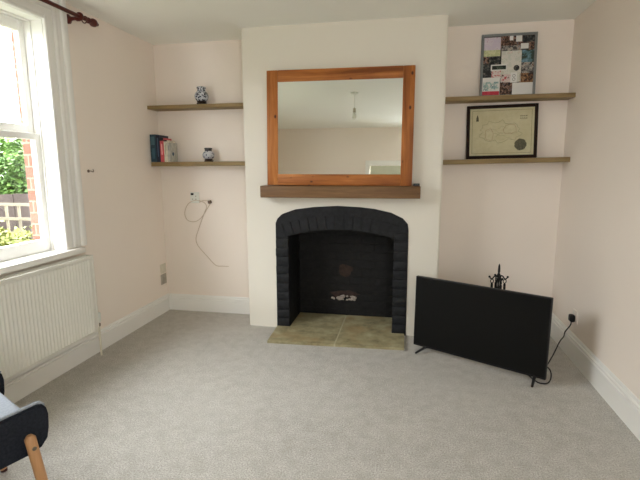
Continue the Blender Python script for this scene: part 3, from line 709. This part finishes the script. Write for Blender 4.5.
# ------------------------------------------------------------------ armchair in the near left corner
AN = 26.5*PI/180
Nx, Ny, Fx, Fy = math.cos(AN), -math.sin(AN), math.sin(AN), math.cos(AN)
ch = thing('armchair', 'charcoal fabric armchair with pale grey seat and beech legs in the near left corner', 'chair',
           (-1.287-Nx*.24-Fx*.25, 1.283-Ny*.24-Fy*.25, 0), (0, 0, -AN))
pan = [(-.30, .280), (.20, .312), (.242, .324), (.264, .350), (.272, .390), (.275, .440), (.270, .468), (.258, .484), (.240, .489), (.10, .476), (-.08, .468), (-.20, .490), (-.29, .56), (-.33, .64), (-.37, .62), (-.36, .40)]
for s in (1, -1):
    bm = new(); xa, xb = sorted((s*.24, s*.205)); A, B = prism(bm, pan, 0, xa, xb)
    bmesh.ops.bevel(bm, geom=[e for e in bm.edges if len(e.link_faces) == 2 and any(len(f.verts) > 6 for f in e.link_faces)], offset=.008, segments=3, affect='EDGES', clamp_overlap=True)
    arm = obj('arm', bm, m_navy, ch, True)
    bm = new(); tube(bm, smooth_path([(s*.220, y, z+.001) for y, z in ((.265, .472), (.252, .485), (.236, .4895), (.10, .4765), (-.08, .4685), (-.20, .491), (-.29, .561))], 4), .0075, 8); obj('rim_highlight', bm, m_greyfab, arm, True)  # pale strip stands in for window light along the arm's top edge
bm = new(); box(bm, (-.204, -.30, .29), (.204, .195, .372), .015, 3); obj('seat_base', bm, m_navy, ch, True)
bm = new(); box(bm, (-.203, -.285, .372), (.203, .226, .462), .032, 5)
for v in bm.verts:
    if v.co.z > .42: v.co.z += .014*math.cos(v.co.x/.203*PI/2)*math.cos((v.co.y+.04)/.25*PI/2)
obj('seat_cushion', bm, m_greyfab, ch, True)
bm = new()
box(bm, (-.205, -.05, 0), (.205, .045, .44), .035, 4)
for v in bm.verts: v.co.y += -.3-.22*v.co.z; v.co.z += .34
obj('backrest', bm, m_navy, ch, True)
for s in (1, -1):
    for top, foot in (((s*.258, .200, .388), (s*.262, .246, .006)), ((s*.258, -.22, .385), (s*.262, -.30, .006))):
        a, b = Vector(top), Vector(foot)
        bm = new(); tube(bm, [a+(a-b).normalized()*.012, a, a.lerp(b, .4), a.lerp(b, .8), b], [.010, .0185, .0185, .0165, .013], 16); lg = obj('leg', bm, m_beech, ch, True)
        bm = new(); c = a.lerp(b, .09); x = s*.277; lathe(bm, [(.0075, x-s*.006), (.0075, x+s*.001), (.004, x+s*.0025)], (0, c.y, c.z), 14, 'x'); obj('bolt', bm, m_steel, lg, True)
        bm = new(); lathe(bm, [(.0135, 0.0005), (.0138, .006), (.0135, .014)], (b.x, b.y, 0), 16); obj('foot_cap', bm, m_rubber, lg, True)

# ------------------------------------------------------------------ garden outside the window
m_lawn = plain('garden_ground', srgb(96, 104, 52), .95, var=.4, scale=4)
bm = new(); box(bm, (-16, -6, -.5), (xe-.001, 14, -.4)); o = obj('ground', bm, m_lawn); o['kind'] = 'structure'
m_blocker = plain('grey_sky_blocker', srgb(122, 120, 112), .9, var=.1, scale=2)
bm = new(); box(bm, (-5.4, -6, -.4), (-5.2, 3.5, 2.15)); box(bm, (-5.44, -6, 2.15), (-5.16, 3.5, 2.21)); struct('wall_sky_blocker', bm, m_blocker)  # unseen wall, added to cut low sky light through the left window
m_trellis = plain('pale_trellis_wood', srgb(126, 119, 102), .8, var=.1)
tr = thing('trellis', 'square lattice wooden garden trellis seen through the lower sash', 'trellis', (-4.4, 4.2, -.4))
bm = new(); zt = 1.36
for i in range(11): x = -1.10+i*.162; box(bm, (x-.014, -.008, .02), (x+.014, .008, zt))
for j in range(8): z = zt-.012-j*.160; box(bm, (-1.115, -.020, z-.016), (.535, -.0085, z+.016))
obj('lattice', bm, m_trellis, tr)
for x in (-1.15, .57):
    bm = new(); box(bm, (x-.035, -.035, 0), (x+.035, .035, zt+.03), .004); obj('post', bm, m_trellis, tr)
m_fence = plain('weathered_boards', srgb(60, 50, 46), .9, var=.15, scale=3)
fe = thing('fence', 'dark weathered board fence behind the garden trellis', 'fence', (-4.6, 4.75, -.4))
bm = new()
for i in range(26): x = -1.9+i*.13; box(bm, (x, -.01+.006*(i % 2), 0), (x+.126, .012, 1.42+random.uniform(-.01, .01)))
obj('boards', bm, m_fence, fe)
bm = new(); box(bm, (-1.9, .013, .25), (1.48, .05, .33)); box(bm, (-1.9, .013, 1.1), (1.48, .05, 1.18)); obj('rail', bm, m_fence, fe)
def leaf_mat(name, a, b):
    k = NT(name); oi = k.add('ShaderNodeTexCoord'); n = k.noise(k.coord((1, 1, 1)), 5, 3, .7)
    k.base(k.ramp(n, [(.3, a), (.7, b)])); k.set(.55, 0, .3); return k.m
def bush(name, label, cat, loc, rx, ry, z0, z1, nleaf, size, mat, seed, trunk=True):
    rr = random.Random(seed); o = thing(name, label, cat, loc, group=None)
    bm = new(); zc, rz = (z0+z1)/2, (z1-z0)/2
    lumps = [(rr.uniform(-.6, .6)*rx, rr.uniform(-.6, .6)*ry, zc+rr.uniform(-.6, .6)*rz, rr.uniform(.35, .55)) for _ in range(14)]
    for i in range(nleaf):
        lx, ly, lz, lr = rr.choice(lumps); d_ = Vector((rr.gauss(0, 1), rr.gauss(0, 1), rr.gauss(0, 1))).normalized()*rr.uniform(.6, 1.)
        p = Vector((lx+d_.x*lr*rx, ly+d_.y*lr*ry, lz+d_.z*lr*rz))
        t_ = (d_+Vector((rr.uniform(-1, 1), rr.uniform(-1, 1), rr.uniform(-1, .4)))).normalized(); s_ = t_.cross(Vector((rr.uniform(-1, 1), rr.uniform(-1, 1), 1))).normalized(); L = size*rr.uniform(.7, 1.3)
        vs = [bm.verts.new(p+q) for q in (-t_*L*.5, s_*L*.28+t_*.0, t_*L*.5, -s_*L*.28)]
        bm.faces.new((vs[0], vs[1], vs[2])); bm.faces.new((vs[0], vs[2], vs[3]))
    obj('foliage', bm, mat, o)
    if trunk:
        bm = new()
        for i in range(6):
            lx, ly, lz, _ = lumps[i]; tube(bm, smooth_path([(rr.uniform(-.04, .04), rr.uniform(-.04, .04), 0), (lx*.3, ly*.3, lz*.5), (lx, ly, lz)], 3), [.03-.02*k/6 for k in range(7)], 6)
        obj('stem', bm, m_fence, o)
m_leaf = leaf_mat('garden_leaf', srgb(58, 92, 36), srgb(114, 146, 68))
m_leaf2 = leaf_mat('dark_leaf', srgb(42, 70, 32), srgb(92, 124, 56))
m_leaf3 = leaf_mat('yellow_leaf', srgb(108, 122, 60), srgb(152, 158, 92))
bush('garden_tree', 'leafy green tree behind the garden fence, seen in the lower sash', 'tree', (-5.7, 6.3, -.4), 1.3, .8, .7, 2.5, 17000, .085, m_leaf, 1)
bush('garden_shrub', 'dark green shrub behind the trellis close to the brick jamb', 'shrub', (-4.75, 5.2, -.4), .75, .35, .9, 2.35, 9000, .075, m_leaf2, 2)
bush('border_plant', 'yellow green border plant low in front of the trellis', 'plant', (-4.05, 3.85, -.4), .8, .24, .0, 1.30, 6500, .06, m_leaf3, 3)

# ------------------------------------------------------------------ daylight: overcast sky through the window
wd = bpy.data.worlds.new('overcast_sky'); scene.world = wd; wd.use_nodes = True
bg = wd.node_tree.nodes['Background']; bg.inputs['Color'].default_value = (.93, .97, 1., 1); bg.inputs['Strength'].default_value = 11.4
for nm, sx, sy, loc, rot in (('window_portal', WZ1-WZ0, WY1-WY0, (xe-.01, (WY0+WY1)/2, (WZ0+WZ1)/2), (0, -PI/2, 0)),
                             ('window_portal', VX1-VX0, VZ1-VZ0, ((VX0+VX1)/2, YR-.16, (VZ0+VZ1)/2), (PI/2, 0, 0))):
    ld = bpy.data.lights.new(nm, 'AREA'); ld.shape = 'RECTANGLE'; ld.size = sx; ld.size_y = sy; ld.cycles.is_portal = True
    lo = bpy.data.objects.new(nm, ld); COL.objects.link(lo); lo.location = loc; lo.rotation_euler = rot

# ------------------------------------------------------------------ camera
cd = bpy.data.cameras.new('camera'); cam = bpy.data.objects.new('camera', cd); COL.objects.link(cam)
r = Vector((.98195, .18907, -.00433)); u = Vector((-.026265, .159017, .986926)); f = Vector((-.187291, .969002, -.161114))
cam.matrix_world = Matrix(((r.x, u.x, -f.x, 0), (r.y, u.y, -f.y, 0), (r.z, u.z, -f.z, 1.3374), (0, 0, 0, 1)))
cd.sensor_width = 36; cd.lens = 445.47/640*36; cd.clip_start = .02
scene.camera = cam

scene.view_settings.view_transform = 'Standard'; scene.view_settings.look = 'None'
scene.view_settings.gamma = 1; scene.view_settings.use_curve_mapping = False
scene.view_settings.exposure = 0.6
scene.cycles.max_bounces = 16; scene.cycles.diffuse_bounces = 12; scene.cycles.transparent_max_bounces = 12
scene.cycles.use_denoising = True
